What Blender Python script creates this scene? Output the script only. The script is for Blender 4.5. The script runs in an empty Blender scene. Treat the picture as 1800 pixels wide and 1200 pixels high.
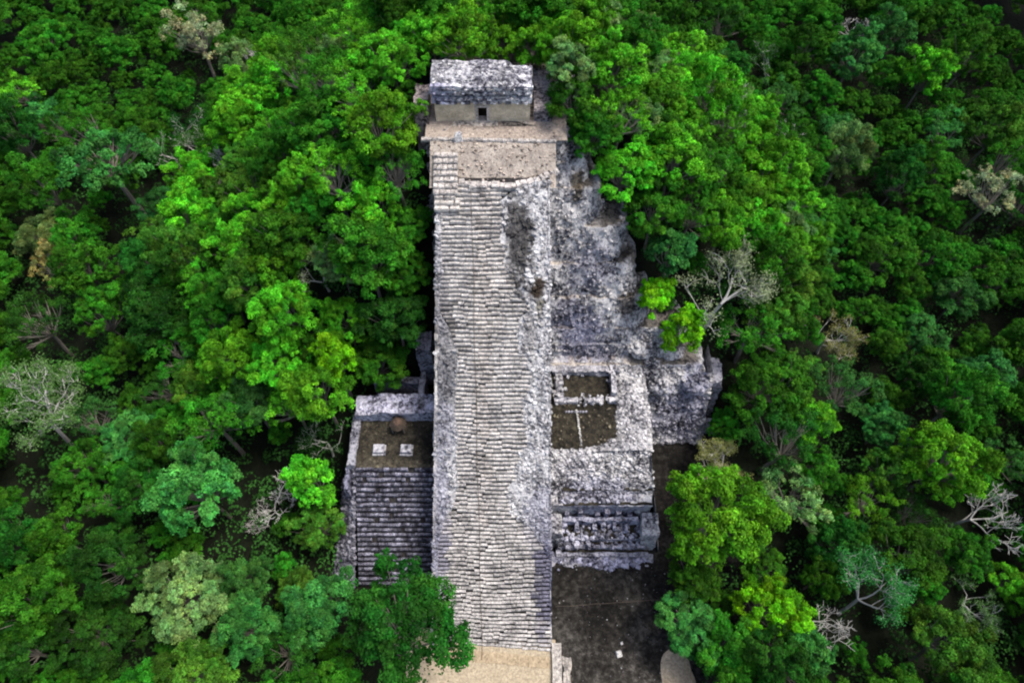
import bpy, math, random
import numpy as np
from mathutils import Vector, noise, Matrix

# ------------------------------------------------------------------ camera, sky, sun
sc = bpy.context.scene
col = sc.collection
CAM_Z = 85.0; PITCH = math.radians(58); F = 1200.0
cd = bpy.data.cameras.new('camera'); cam = bpy.data.objects.new('camera', cd); col.objects.link(cam)
cam.location = (0, 0, CAM_Z); cam.rotation_euler = (math.radians(90) - PITCH, 0, 0)
cd.sensor_width = 36; cd.lens = 24; cd.clip_end = 3000; cd.clip_start = 0.5
sc.camera = cam
SUN_EL = math.radians(64); SUN_AZ = math.radians(80)      # azimuth measured from +Y towards +X
w = bpy.data.worlds.new("World"); sc.world = w; w.use_nodes = True
nt = w.node_tree; nt.nodes.clear()
sky = nt.nodes.new('ShaderNodeTexSky'); sky.sky_type = 'NISHITA'; sky.sun_disc = False
sky.sun_elevation = SUN_EL; sky.sun_rotation = SUN_AZ; sky.air_density = 1.0; sky.dust_density = 4.0; sky.ozone_density = 1.0
bg = nt.nodes.new('ShaderNodeBackground'); bg.inputs[1].default_value = 0.105
wo = nt.nodes.new('ShaderNodeOutputWorld')
nt.links.new(sky.outputs[0], bg.inputs[0]); nt.links.new(bg.outputs[0], wo.inputs[0])
sd = bpy.data.lights.new('sun', 'SUN'); sd.energy = 1.5; sd.angle = math.radians(18); sd.color = (1.0, 0.96, 0.9)
sun = bpy.data.objects.new('sun', sd); col.objects.link(sun)
sv = Vector((math.sin(SUN_AZ)*math.cos(SUN_EL), math.cos(SUN_AZ)*math.cos(SUN_EL), math.sin(SUN_EL)))
sun.rotation_euler = sv.to_track_quat('Z', 'Y').to_euler()
sc.view_settings.view_transform = 'Standard'; sc.view_settings.look = 'None'
sc.view_settings.exposure = 1.28; sc.view_settings.gamma = 1.0
sc.cycles.filter_width = 2.1
sc.cycles.max_bounces = 4; sc.cycles.diffuse_bounces = 3; sc.cycles.transmission_bounces = 2

SP, CP = math.sin(PITCH), math.cos(PITCH)
def ray(px, py):
    vx, vy = (px-900)/F, (600-py)/F
    return Vector((vx, CP + vy*SP, -SP + vy*CP))
def at(px, py, z=0.0):
    d = ray(px, py); t = (z-CAM_Z)/d.z
    return Vector((d.x*t, d.y*t, z))
def proj(x, y, z):
    dep = y*CP + (CAM_Z-z)*SP
    return 900 + F*x/dep, 600 - F*(y*SP - (CAM_Z-z)*CP)/dep, dep
SY0 = 11.9; ST = 0.84; STOP = 33.5                       # stair foot, slope, head
def stair_z(y): return max(0.0, min(STOP, (y-SY0)*ST))
def on_stair(px, py):
    d = ray(px, py); t = (-SY0*ST - CAM_Z)/(d.z - d.y*ST)
    return Vector((d.x*t, d.y*t, CAM_Z + d.z*t))
def sx_left(y):  return -9.15 + (y-SY0)/39.8*1.35
def sx_right(y): return 4.55 - (y-SY0)/39.8*0.6

R = random.Random(7)
def nz(x, y, z=0.0, s=1.0, o=0): return noise.noise(Vector((x*s+o, y*s-o, z*s+o*.5)))
def fz(x, y, z=0.0, s=1.0, o=0): return noise.fractal(Vector((x*s+o, y*s-o, z*s)), 0.9, 2.0, 4)
def sstep(a, b, v):
    t = max(0., min(1., (v-a)/(b-a))); return t*t*(3-2*t)

# ------------------------------------------------------------------ mesh helper
class MB:
    def __init__(s): s.v = []; s.f = []; s.t = []
    def add(s, vs, fs, tint=(1, 1, 1)):
        n = len(s.v); s.v += [tuple(v) for v in vs]; s.f += [tuple(i+n for i in f) for f in fs]
        if callable(tint): s.t += [tint(*v) for v in vs]
        else: s.t += [tint]*len(vs)
    def grid(s, fn, nu, nv, tint=(1, 1, 1), flip=False):
        vs = [fn(i/(nu-1), j/(nv-1)) for j in range(nv) for i in range(nu)]
        fs = []
        for j in range(nv-1):
            for i in range(nu-1):
                a = j*nu+i; q = (a, a+1, a+nu+1, a+nu); fs.append(q[::-1] if flip else q)
        s.add(vs, fs, tint)
    def stone(s, x, y, z, lx, ly, lz, rz=0., rnd=R, jit=.12, tint=(1, 1, 1), tilt=0., kx=.78):
        """a rough squared stone: chamfered top, jittered corners; z is its bottom"""
        c, sn = math.cos(rz), math.sin(rz); vs = []
        for (zz, k) in ((0, 1.0), (.7, 1.0), (1, .78)):
            for (a, b) in ((-1, -1), (1, -1), (1, 1), (-1, 1)):
                dx = a*lx/2*(k if zz < 1 else kx)*(1+(.3 if kx > .8 else 1)*rnd.uniform(-jit, jit)); dy = b*ly/2*k*(1+rnd.uniform(-jit, jit))
                vs.append((x+dx*c-dy*sn, y+dx*sn+dy*c, z+zz*lz*(1+rnd.uniform(-jit, jit)*.5)+dx*tilt))
        fs = [(8, 9, 10, 11)]
        for L in (0, 4):
            for i in range(4): fs.append((L+i, L+(i+1) % 4, L+4+(i+1) % 4, L+4+i))
        s.add(vs, fs, tint)
    def rbox(s, x0, x1, y0, y1, z0, z1, res=.5, amp=.08, tint=(1, 1, 1), top=None, o=0, bx=0., by=0.):
        """a masonry block: subdivided box with worn, uneven faces; bx,by = batter of the top"""
        n = lambda L: max(2, int(L/res)+1)
        def P(x, y, z):
            k = (z-z0)/(z1-z0)
            if top: z = z0 + k*(top(x, y)-z0)
            cx, cy = (x0+x1)/2, (y0+y1)/2
            x = cx + (x-cx)*(1-bx*k); y = cy + (y-cy)*(1-by*k)
            return (x+amp*nz(x, y, z, 1.3, 3+o), y+amp*nz(x, y, z, 1.3, 17+o), z+amp*k*nz(x, y, z, 1.3, 29+o))
        nx, ny, n_z = n(x1-x0), n(y1-y0), n(z1-z0)
        s.grid(lambda u, v: P(x0+u*(x1-x0), y0, z0+v*(z1-z0)), nx, n_z, tint)
        s.grid(lambda u, v: P(x0+u*(x1-x0), y1, z0+v*(z1-z0)), nx, n_z, tint, True)
        s.grid(lambda u, v: P(x0, y0+u*(y1-y0), z0+v*(z1-z0)), ny, n_z, tint, True)
        s.grid(lambda u, v: P(x1, y0+u*(y1-y0), z0+v*(z1-z0)), ny, n_z, tint)
        s.grid(lambda u, v: P(x0+u*(x1-x0), y0+v*(y1-y0), z1), nx, ny, tint)
    def tube(s, pts, rad, n=6, tint=(1, 1, 1), cap=False):
        pts = [Vector(p) for p in pts]; vs = []; fs = []; prev = None
        for i, p in enumerate(pts):
            d = (pts[min(i+1, len(pts)-1)]-pts[max(i-1, 0)]).normalized()
            a = d.cross(Vector((0, 0, 1)))
            if a.length < .05: a = d.cross(Vector((1, 0, 0)))
            a.normalize(); b = d.cross(a)
            r = rad[i] if isinstance(rad, (list, tuple)) else rad
            for k in range(n):
                t = 2*math.pi*k/n; vs.append(p + (a*math.cos(t)+b*math.sin(t))*r)
            if i:
                for k in range(n):
                    q = (i-1)*n; fs.append((q+k, q+(k+1) % n, q+n+(k+1) % n, q+n+k))
        if cap: fs.append(tuple(range(len(vs)-n, len(vs)))); fs.append(tuple(range(n-1, -1, -1)))
        s.add(vs, fs, tint)
    def build(s, name, mat, parent=None, loc=None, smooth=False):
        me = bpy.data.meshes.new(name)
        off = Vector(parent.location) if parent is not None else Vector(loc or (0, 0, 0))
        me.from_pydata([(v[0]-off[0], v[1]-off[1], v[2]-off[2]) for v in s.v], [], s.f)
        ca = me.color_attributes.new('tint', 'FLOAT_COLOR', 'POINT')
        a = np.ones((len(s.v), 4), dtype=np.float32)
        if len(s.t): a[:, :3] = np.array([t[:3] for t in s.t])
        ca.data.foreach_set('color', a.ravel())
        if smooth: me.shade_smooth()
        me.materials.append(mat); me.update()
        o = bpy.data.objects.new(name, me); col.objects.link(o)
        if parent is not None: o.parent = parent
        elif loc: o.location = loc
        return o
def tag(o, label=None, cat=None, group=None, kind=None):
    if label: o['label'] = label
    if cat: o['category'] = cat
    if group: o['group'] = group
    if kind: o['kind'] = kind
    return o
def empty(name, loc=(0, 0, 0)):
    o = bpy.data.objects.new(name, None); col.objects.link(o); o.location = loc; o.empty_display_size = .5
    return o

# ------------------------------------------------------------------ materials
def newmat(name):
    m = bpy.data.materials.new(name); m.use_nodes = True; m.node_tree.nodes.clear(); return m, m.node_tree
def N(t, typ, **kw):
    n = t.nodes.new(typ)
    for k, v in kw.items(): setattr(n, k, v)
    return n
def stone_mat(name, light, dark, scale=2.2, cover=.5, soft=.1, bump=.5, mid=None, rough=.92, big=.35):
    m, t = newmat(name); L = t.links.new
    tc = N(t, 'ShaderNodeTexCoord')
    n1 = N(t, 'ShaderNodeTexNoise'); n1.inputs['Scale'].default_value = scale; n1.inputs['Detail'].default_value = 7; n1.inputs['Roughness'].default_value = .72
    n2 = N(t, 'ShaderNodeTexNoise'); n2.inputs['Scale'].default_value = scale*.16; n2.inputs['Detail'].default_value = 3
    n3 = N(t, 'ShaderNodeTexNoise'); n3.inputs['Scale'].default_value = scale*4.5; n3.inputs['Detail'].default_value = 4; n3.inputs['Roughness'].default_value = .8
    vo = N(t, 'ShaderNodeTexVoronoi'); vo.inputs['Scale'].default_value = scale*1.5
    for n in (n1, n2, n3, vo): L(tc.outputs['Object'], n.inputs['Vector'])
    s = N(t, 'ShaderNodeMath', operation='SUBTRACT'); L(n2.outputs[0], s.inputs[0]); s.inputs[1].default_value = .5
    k = N(t, 'ShaderNodeMath', operation='MULTIPLY_ADD'); L(s.outputs[0], k.inputs[0]); k.inputs[1].default_value = big; L(n1.outputs[0], k.inputs[2])
    r = N(t, 'ShaderNodeMapRange'); r.inputs[1].default_value = cover-soft; r.inputs[2].default_value = cover+soft
    L(k.outputs[0], r.inputs[0])
    cr = N(t, 'ShaderNodeValToRGB'); cr.color_ramp.elements[0].color = (*dark, 1); cr.color_ramp.elements[1].color = (*light, 1)
    e = cr.color_ramp.elements.new(.45); md = mid or tuple((a+b)*.42 for a, b in zip(light, dark)); e.color = (*md, 1)
    L(r.outputs[0], cr.inputs[0])
    r3 = N(t, 'ShaderNodeMapRange'); r3.inputs[1].default_value = .35; r3.inputs[2].default_value = .65; r3.inputs[3].default_value = .55; r3.inputs[4].default_value = 1.2
    L(n3.outputs[0], r3.inputs[0])
    at_ = N(t, 'ShaderNodeAttribute'); at_.attribute_name = 'tint'
    m1 = N(t, 'ShaderNodeMix', data_type='RGBA', blend_type='MULTIPLY'); m1.inputs[0].default_value = 1
    L(cr.outputs[0], m1.inputs[6]); L(at_.outputs[0], m1.inputs[7])
    m2 = N(t, 'ShaderNodeMix', data_type='RGBA', blend_type='MULTIPLY'); m2.inputs[0].default_value = 1
    L(m1.outputs[2], m2.inputs[6]); L(r3.outputs[0], m2.inputs[7])
    h = N(t, 'ShaderNodeMath', operation='MULTIPLY_ADD'); L(vo.outputs[0], h.inputs[0]); h.inputs[1].default_value = -.5; L(n1.outputs[0], h.inputs[2])
    b = N(t, 'ShaderNodeBump'); b.inputs['Strength'].default_value = bump; b.inputs['Distance'].default_value = .25
    L(h.outputs[0], b.inputs['Height'])
    p = N(t, 'ShaderNodeBsdfPrincipled'); p.inputs['Roughness'].default_value = rough; p.inputs['Specular IOR Level'].default_value = .15
    L(m2.outputs[2], p.inputs['Base Color']); L(b.outputs[0], p.inputs['Normal'])
    o = N(t, 'ShaderNodeOutputMaterial'); L(p.outputs[0], o.inputs[0]); return m
M_step = stone_mat('limestone steps', (.65, .615, .58), (.10, .095, .10), 3.4, .455, .16, .4, big=.4)
M_rubble = stone_mat('lichened rubble', (.60, .585, .58), (.028, .027, .034), 2.7, .47, .11, .5, mid=(.26, .255, .27), big=.55)
M_ramp = stone_mat('whitened rubble', (.60, .59, .585), (.04, .038, .043), 3.2, .45, .12, .4, mid=(.28, .275, .29), big=.4)
M_dark = stone_mat('dark lichened steps', (.33, .325, .375), (.02, .02, .03), 2.2, .52, .14, .6)
M_soil = stone_mat('mossy dark floor', (.10, .09, .06), (.010, .009, .007), 1.6, .58, .2, .5, mid=(.036, .031, .022))
M_beige = stone_mat('restored beige masonry', (.80, .69, .50), (.40, .33, .23), 3.0, .42, .2, .4, mid=(.64, .54, .39))
M_grit = stone_mat('beige rubble fill', (.50, .44, .375), (.20, .165, .14), 3.6, .46, .2, .4)
M_sand = stone_mat('packed beige sand', (.50, .42, .30), (.38, .31, .21), .8, .5, .4, .15)
M_yard = stone_mat('dark trodden ground', (.085, .078, .068), (.008, .007, .006), 1.5, .53, .16, .6, mid=(.026, .0235, .02), big=.6)
M_base = stone_mat('dark joint mortar', (.075, .068, .065), (.014, .012, .014), 3, .5, .2, .4)  # dark bed under the steps, seen in the joints
M_roof = stone_mat('whitened roof stone', (.66, .645, .64), (.05, .048, .062), 2.0, .46, .1, .6, mid=(.25,.245,.275), big=.5)
M_litter = stone_mat('leaf litter', (.012, .017, .007), (.003, .004, .002), 1.2, .5, .3, .5)
M_thatch = stone_mat('thatch', (.14, .112, .088), (.035, .027, .022), 6, .45, .2, .6)
M_rope = stone_mat('rope', (.16, .13, .10), (.08, .06, .05), 8, .5, .2, .2)

def leaf_mat(name, transl=.12):
    m, t = newmat(name); L = t.links.new
    oi = N(t, 'ShaderNodeObjectInfo'); at_ = N(t, 'ShaderNodeAttribute'); at_.attribute_name = 'tint'
    m1 = N(t, 'ShaderNodeMix', data_type='RGBA', blend_type='MULTIPLY'); m1.inputs[0].default_value = 1
    L(oi.outputs['Color'], m1.inputs[6]); L(at_.outputs[0], m1.inputs[7])
    d = N(t, 'ShaderNodeBsdfDiffuse'); d.inputs['Roughness'].default_value = .6
    g = N(t, 'ShaderNodeBsdfTranslucent')
    hs = N(t, 'ShaderNodeHueSaturation'); rr_ = N(t, 'ShaderNodeMapRange'); rr_.inputs[3].default_value = .72; rr_.inputs[4].default_value = 1.3
    rh = N(t, 'ShaderNodeMath', operation='MULTIPLY_ADD'); rh.inputs[1].default_value = .020; rh.inputs[2].default_value = .497
    L(oi.outputs['Random'], rr_.inputs[0]); L(oi.outputs['Random'], rh.inputs[0]); L(rr_.outputs[0], hs.inputs['Value']); L(rh.outputs[0], hs.inputs['Hue']); L(m1.outputs[2], hs.inputs['Color'])
    L(hs.outputs[0], d.inputs[0]); L(hs.outputs[0], g.inputs[0])
    mx = N(t, 'ShaderNodeMixShader'); mx.inputs[0].default_value = transl
    L(d.outputs[0], mx.inputs[1]); L(g.outputs[0], mx.inputs[2])
    gl = N(t, 'ShaderNodeBsdfGlossy'); gl.inputs['Roughness'].default_value = .55; gl.inputs[0].default_value = (.8, .9, .8, 1)
    m2 = N(t, 'ShaderNodeMixShader'); m2.inputs[0].default_value = .004; L(mx.outputs[0], m2.inputs[1]); L(gl.outputs[0], m2.inputs[2])
    o = N(t, 'ShaderNodeOutputMaterial'); L(m2.outputs[0], o.inputs[0]); return m
M_leaf = leaf_mat('foliage')
def bark_mat(name, c):
    m, t = newmat(name); L = t.links.new
    tc = N(t, 'ShaderNodeTexCoord'); n = N(t, 'ShaderNodeTexNoise'); n.inputs['Scale'].default_value = 3; n.inputs['Detail'].default_value = 5
    L(tc.outputs['Object'], n.inputs['Vector'])
    cr = N(t, 'ShaderNodeValToRGB'); cr.color_ramp.elements[0].color = (*[v*.5 for v in c], 1); cr.color_ramp.elements[1].color = (*[min(.7, v*1.3) for v in c], 1)
    L(n.outputs[0], cr.inputs[0])
    p = N(t, 'ShaderNodeBsdfPrincipled'); p.inputs['Roughness'].default_value = .9; p.inputs['Specular IOR Level'].default_value = .1
    L(cr.outputs[0], p.inputs['Base Color'])
    o = N(t, 'ShaderNodeOutputMaterial'); L(p.outputs[0], o.inputs[0]); return m
M_bark = bark_mat('grey bark', (.20, .18, .15)); M_bare = bark_mat('pale bare bark', (.52, .50, .46))

# ------------------------------------------------------------------ terrain
def G(x, y):
    dx = max(0, -12-x, x-8); dyf = max(0, 60-y); dyb = max(0, y-74)
    dyf *= 1.5 - .45*sstep(-8, -13, x); dx *= .82; dyb *= .85
    d = math.sqrt(dx*dx + dyf*dyf + dyb*dyb)
    z = 32.5 - d
    if z < 4: z = 4*math.exp((z-4)/4) if z > -40 else 0
    fade = sstep(3, 12, z)
    z += 1.2*fade*nz(x, y, 0, .12)
    if -20 < x < 30 and y < 44: z = min(z, max(-.3, z-6*sstep(44, 40, y)))
    return z
def terrain():
    def axis(lo, hi, step, far):
        a = list(np.arange(lo, hi+.01, step)); s = step*2
        while a[-1] < far: a.append(a[-1]+s); s *= 1.5
        s = step*2
        while a[0] > -far: a.insert(0, a[0]-s); s *= 1.5
        return a
    xs = axis(-100, 100, 2, 900); ys = axis(-30, 170, 2, 900)
    mb = MB(); nx = len(xs)
    vs = [(x, y, G(x, y) - .02) for y in ys for x in xs]
    fs = [(j*nx+i, j*nx+i+1, (j+1)*nx+i+1, (j+1)*nx+i) for j in range(len(ys)-1) for i in range(nx-1)]
    mb.add(vs, fs)
    tag(mb.build('ground', M_litter, smooth=True), kind='structure')
terrain()
def blob_sheet(name, cx, cy, rx, ry, mat, z0, dome=0., n=48, rings=10, wob=.12, o=0, tint=(1, 1, 1)):
    mb = MB()
    def fn(u, v):
        a = 2*math.pi*u; r = v*(1+wob*nz(math.cos(a), math.sin(a), 0, 1.6, o)*2)
        return (cx+rx*r*math.cos(a), cy+ry*r*math.sin(a), z0+dome*(1-v*v))
    mb.grid(fn, n+1, rings, tint, True)
    return mb.build(name, mat, smooth=True)
# dark yard right of the stair, sand plaza at its foot
mb = MB()
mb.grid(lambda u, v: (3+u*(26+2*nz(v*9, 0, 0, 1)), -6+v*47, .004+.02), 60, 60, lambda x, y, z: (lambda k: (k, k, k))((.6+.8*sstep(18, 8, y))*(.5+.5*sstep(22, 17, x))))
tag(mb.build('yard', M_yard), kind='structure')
def plaza_edge(x): return SY0 - .1 - (x-sx_left(SY0))*.085
mb = MB()
mb.grid(lambda u, v: (-12+.8*nz(v*9, 3)+u*(17-.8*nz(v*9, 3)), -8+v*(plaza_edge(-12+u*17)+2+8), .03), 45, 40)
tag(mb.build('plaza', M_sand), kind='structure')
c = at(1190, 1190, 0)
tag(blob_sheet('path', c.x, c.y, 2.0, 2.9, M_sand, .028, .35, o=4, tint=(1.15, 1.12, 1.12)), kind='structure')

# ------------------------------------------------------------------ stains: patches of lichen, soil and moss fixed on the stone
ST_STAINS = []
def sst(px, py, rx, ry, c, k=1., z=None):
    p = on_stair(px, py) if z is None else at(px, py, z); ST_STAINS.append((p.x, p.y, rx, ry, c, k))
sst(912, 430, 1.6, 4.0, (.12, .11, .10), .95); sst(905, 400, 1.2, 2.2, (.2, .19, .18), .8)
sst(945, 508, .9, 1.1, (.12, .08, .05), 1.0); sst(952, 540, .6, .9, (.25, .23, .16), .9)
sst(932, 590, .9, 2.2, (.4, .38, .36), .7)
sst(785, 620, 1.3, 5.5, (.3, .29, .29), .85); sst(785, 680, 1.2, 3, (.38, .38, .4), .8); sst(775, 500, .8, 5, (.6, .6, .66), .7); sst(778, 760, 1.6, 3, (.55, .56, .66), .8)
sst(958, 1020, 1.3, 5.5, (.26, .27, .46), .95); sst(955, 900, 2.2, 2.4, (.62, .63, .80), .7); sst(940, 940, 1.3, 1.8, (.62, .63, .8), .5)
sst(772, 900, 1.2, 6, (.62, .63, .82), .7); sst(775, 1000, 1.0, 4, (.5, .52, .74), .8)
sst(850, 600, 1.1, 18, (1.0, .93, .86), .55); sst(862, 450, 2.2, 8, (1.12, 1.08, 1.03), .5)
sst(1020, 590, 3.2, 1.7, (.42, .44, .66), .95, 13.5); sst(1040, 470, 3, 1.5, (.62, .63, .8), .7, 22); sst(1000, 560, 3, 1.6, (.5, .52, .72), .7, 16)
sst(1030, 625, 4, 1.0, (.5, .5, .66), .9, 11); sst(1015, 330, .9, 1.6, (.22, .19, .14), 1, 30)
sst(1110, 430, 1.3, 1.0, (.3, .26, .2), .9, 24); sst(1220, 690, 2.5, 3, (.5, .52, .72), .9, 8); sst(1105, 520, 1.4, .9, (.26, .22, .18), .9, 19)
sst(1180, 740, 3.6, 2.2, (.62, .64, .84), .8, 3); sst(1050, 860, 5, 1.2, (.6, .62, .82), .8, 6.5); sst(1060, 915, 5, 2.2, (.5, .52, .74), .8, 3)
sst(1115, 760, 1.6, 5, (1.1, 1.1, 1.14), .5, 10); sst(1010, 820, 3, 1.6, (.85, .85, .95), .5, 9)
sst(730, 690, 2.4, 2, (.42, .42, .55), .8, 14); sst(605, 900, 3, 8, (.42, .42, .56), .9, 5)
def stain(x, y, z=0):
    c = [1., 1., 1.]
    for (sx, sy, rx, ry, cc, k) in ST_STAINS:
        dx, dy = (x-sx)/rx, (y-sy)/ry
        if abs(dx) > 2 or abs(dy) > 2: continue
        d = math.sqrt(dx*dx+dy*dy) + .55*nz(x, y, z, .9, sx) + .3*nz(x, y, z, 3., sy)
        w = k*(1-sstep(.6, 1.15, d))
        if w > 0:
            for i in range(3): c[i] = c[i]*(1-w) + cc[i]*w
    g = (c[0]+c[1]+c[2])/3
    return tuple(v*.68+g*.32 for v in c)
def vary(c, k): return tuple(v*k for v in c)

# ------------------------------------------------------------------ main staircase
pyramid = empty('pyramid', (-2.3, 12, 0))
tag(pyramid, 'tall grey stone stepped pyramid with a long steep central staircase rising out of the forest', 'pyramid')
NS = 108; RISE = STOP/NS; RUN = RISE/ST
def left_strip(y, z):     # rubble strip along the left border of the stair, width in metres
    k = (z/STOP)
    base = .35 + 2.1*sstep(.22, .36, k)*sstep(.78, .62, k) + .9*sstep(.12, .25, k)*sstep(.35, .25, k)*0
    return base + .45*nz(0, y, 0, .5, 5)
def right_strip(y, z):
    k = (z/STOP)
    w = 4.0*sstep(.19, .33, k)*sstep(1.02, .96, k)
    w *= .85 + .5*nz(0, y, 0, .22, 9) + .25*nz(0, y, 0, .9, 2)
    if k > .72: w += 1.0*sstep(.72, .86, k)
    return w + .12
base = MB()
def stair_base(u, v):
    y = SY0-.1+v*(STOP/ST+.6); xl, xr = sx_left(y), sx_right(y); x = xl+u*(xr-xl)
    return (x, y, (y-SY0)*ST - .36 + .05*nz(x, y, 0, 1.5))
base.grid(stair_base, 40, 140)
# side walls of the stair mass
for side, fl in ((sx_left, True), (sx_right, False)):
    def sw(u, v, side=side):
        y = SY0+u*(STOP/ST+.5); z = v*((y-SY0)*ST-.30)
        return (side(y)+.06*nz(y, z, 3, 1.2), y, z)
    base.grid(sw, 140, 24, (.9, .9, 1.0), fl)
base.build('stair_mass', M_base, pyramid)
steps = MB(); rub = MB(); edge = MB()
for k in range(NS):
    z = k*RISE; y = SY0 + k*RUN
    xl, xr = sx_left(y), sx_right(y)
    a = xl + left_strip(y, z); b = xr - right_strip(y, z)
    x = a
    k0 = z/STOP
    while x < b:
        wd = R.choice((.4, .6, .8, 1.1, 1.5))*R.uniform(.8, 1.15); wd = min(wd, max(.2, b-x))
        cx = x+wd/2
        wave = .24*nz(cx, y*.35, 0, .30, 11) + .13*nz(cx, y, 0, .8, 4)
        tilt = -(cx+2.3)*.085*sstep(12, 0, k)
        c = stain(cx, y)
        if True:
            kb = R.choice((.86, .93, 1., 1.03)) * R.uniform(.88, 1.06)
            if R.random() < .07: kb *= R.uniform(.55, .8)
            dz = R.uniform(-.025, .025)+wave*.5
            steps.stone(cx, y+RUN*.5+wave+tilt+R.uniform(-.025, .025), z-.10+dz, wd*.985, RUN*R.uniform(.80, .92), RISE+.06, R.uniform(-.03, .03), tint=vary(c, kb), kx=.95)
        x += wd
steps.build('steps', M_step, pyramid)
# eroded ramps left and right of the steps
def ramp(x0f, x1f, mbx, nu, bulge):
    def fn(u, v):
        y = SY0+v*(STOP/ST); z0 = (y-SY0)*ST
        x = x0f(y, z0)+u*(x1f(y, z0)-x0f(y, z0))
        e = min(u, 1-u)*4
        return (x, y+.05*nz(x, y, 0, 2), z0+.02+bulge*min(1, e)*(.5+fz(x, y, 0, .8)) + .12*fz(x, y, 0, 2.2, 7))
    mbx.grid(fn, nu, 240, stain)
ramp(lambda y, z: sx_right(y)-right_strip(y, z)-.1, lambda y, z: sx_right(y)-.04, rub, 26, .22)
ramp(lambda y, z: sx_left(y)+.04, lambda y, z: sx_left(y)+left_strip(y, z)+.1, rub, 14, .18)
for i in range(2600):
    y = SY0+R.random()*STOP/ST; z = (y-SY0)*ST
    if R.random() < .68: wv = right_strip(y, z); x = sx_right(y)-R.random()*wv
    else: wv = left_strip(y, z); x = sx_left(y)+R.random()*wv
    if wv < .3: continue
    s = R.choice((.16, .22, .3, .42))
    rub.stone(x, y, z-.08*s+R.uniform(-.1, .03), s*1.3, s, s*.7, R.uniform(0, 3.1), jit=.25, tint=vary(stain(x, y), R.choice((.55, .8, 1., 1.15))))
rub.build('eroded_ramp', M_ramp, pyramid)
# narrow kerb lines down both borders
for side, s in ((sx_left, 1), (sx_right, -1)):
    e = MB(); y = SY0+.2
    while y < SY0+STOP/ST-.3:
        ln = R.uniform(.35, .9); z = (y-SY0)*ST
        if True:
            c = stain(side(y), y)
            for q in range(1):
                yy, zz = y+ln/2, (y+ln/2-SY0)*ST
                x = side(yy)+s*.10+R.uniform(-.04, .04); hw = R.uniform(.12, .22) if s > 0 else R.uniform(.08, .13)
                kb = R.uniform(.8, 1.2)
                vs = []
                for (dy, dz) in ((-ln/2, 0), (ln/2, 0)):
                    yv = yy+dy; zv = (yv-SY0)*ST
                    for (dx, h) in ((-hw, -.3), (-hw*.8, .20), (hw*.8, .20), (hw, -.3)):
                        vs.append((x+dx, yv, zv+h+R.uniform(-.03, .03)))
                e.add(vs, [(0, 1, 2, 3)[::-1], (4, 5, 6, 7), (0, 4, 5, 1)[::-1], (1, 5, 6, 2)[::-1], (2, 6, 7, 3)[::-1]][:5], vary(c, kb))
        y += ln
    e.build('kerb', M_step if s > 0 else M_rubble, pyramid)

# ------------------------------------------------------------------ rounded terraces of the pyramid body
TB = [(35.1, 32.4, 55.4, 6.9, 2.8), (32.6, 30.5, 54.0, 8.6, 3.0), (30.4, 26.5, 51.9, 10.6, 3.2), (26.4, 22.5, 49.9, 14.2, 3.6), (22.4, 18.5, 47.9, 15.3, 3.2),
      (18.4, 14.8, 45.9, 17.8, 4.0), (14.7, 11.0, 44.0, 22.4, 4.5), (10.9, 0.0, 40.2, 26.0, 4.0)]
def upath(xl, xr, yf, yb, r, ds=.35):
    """U shaped outline: left side, front, right side; returns points with outward normals"""
    pts = []
    def seg(a, b, n):
        L = math.dist(a, b); k = max(1, int(L/ds))
        for i in range(k): t = i/k; pts.append((a[0]+(b[0]-a[0])*t, a[1]+(b[1]-a[1])*t, n[0], n[1]))
    def arc(cx, cy, a0, a1):
        k = max(3, int(abs(a1-a0)*r/ds))
        for i in range(k):
            a = a0+(a1-a0)*i/k; pts.append((cx+r*math.cos(a), cy+r*math.sin(a), math.cos(a), math.sin(a)))
    seg((xl, yb), (xl, yf+r), (-1, 0)); arc(xl+r, yf+r, math.pi, 1.5*math.pi)
    seg((xl+r, yf), (xr-r, yf), (0, -1)); arc(xr-r, yf+r, 1.5*math.pi, 2*math.pi)
    seg((xr, yf+r), (xr, yb), (1, 0)); pts.append((xr, yb, 1, 0))
    return pts
rubble_spots = []
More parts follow.
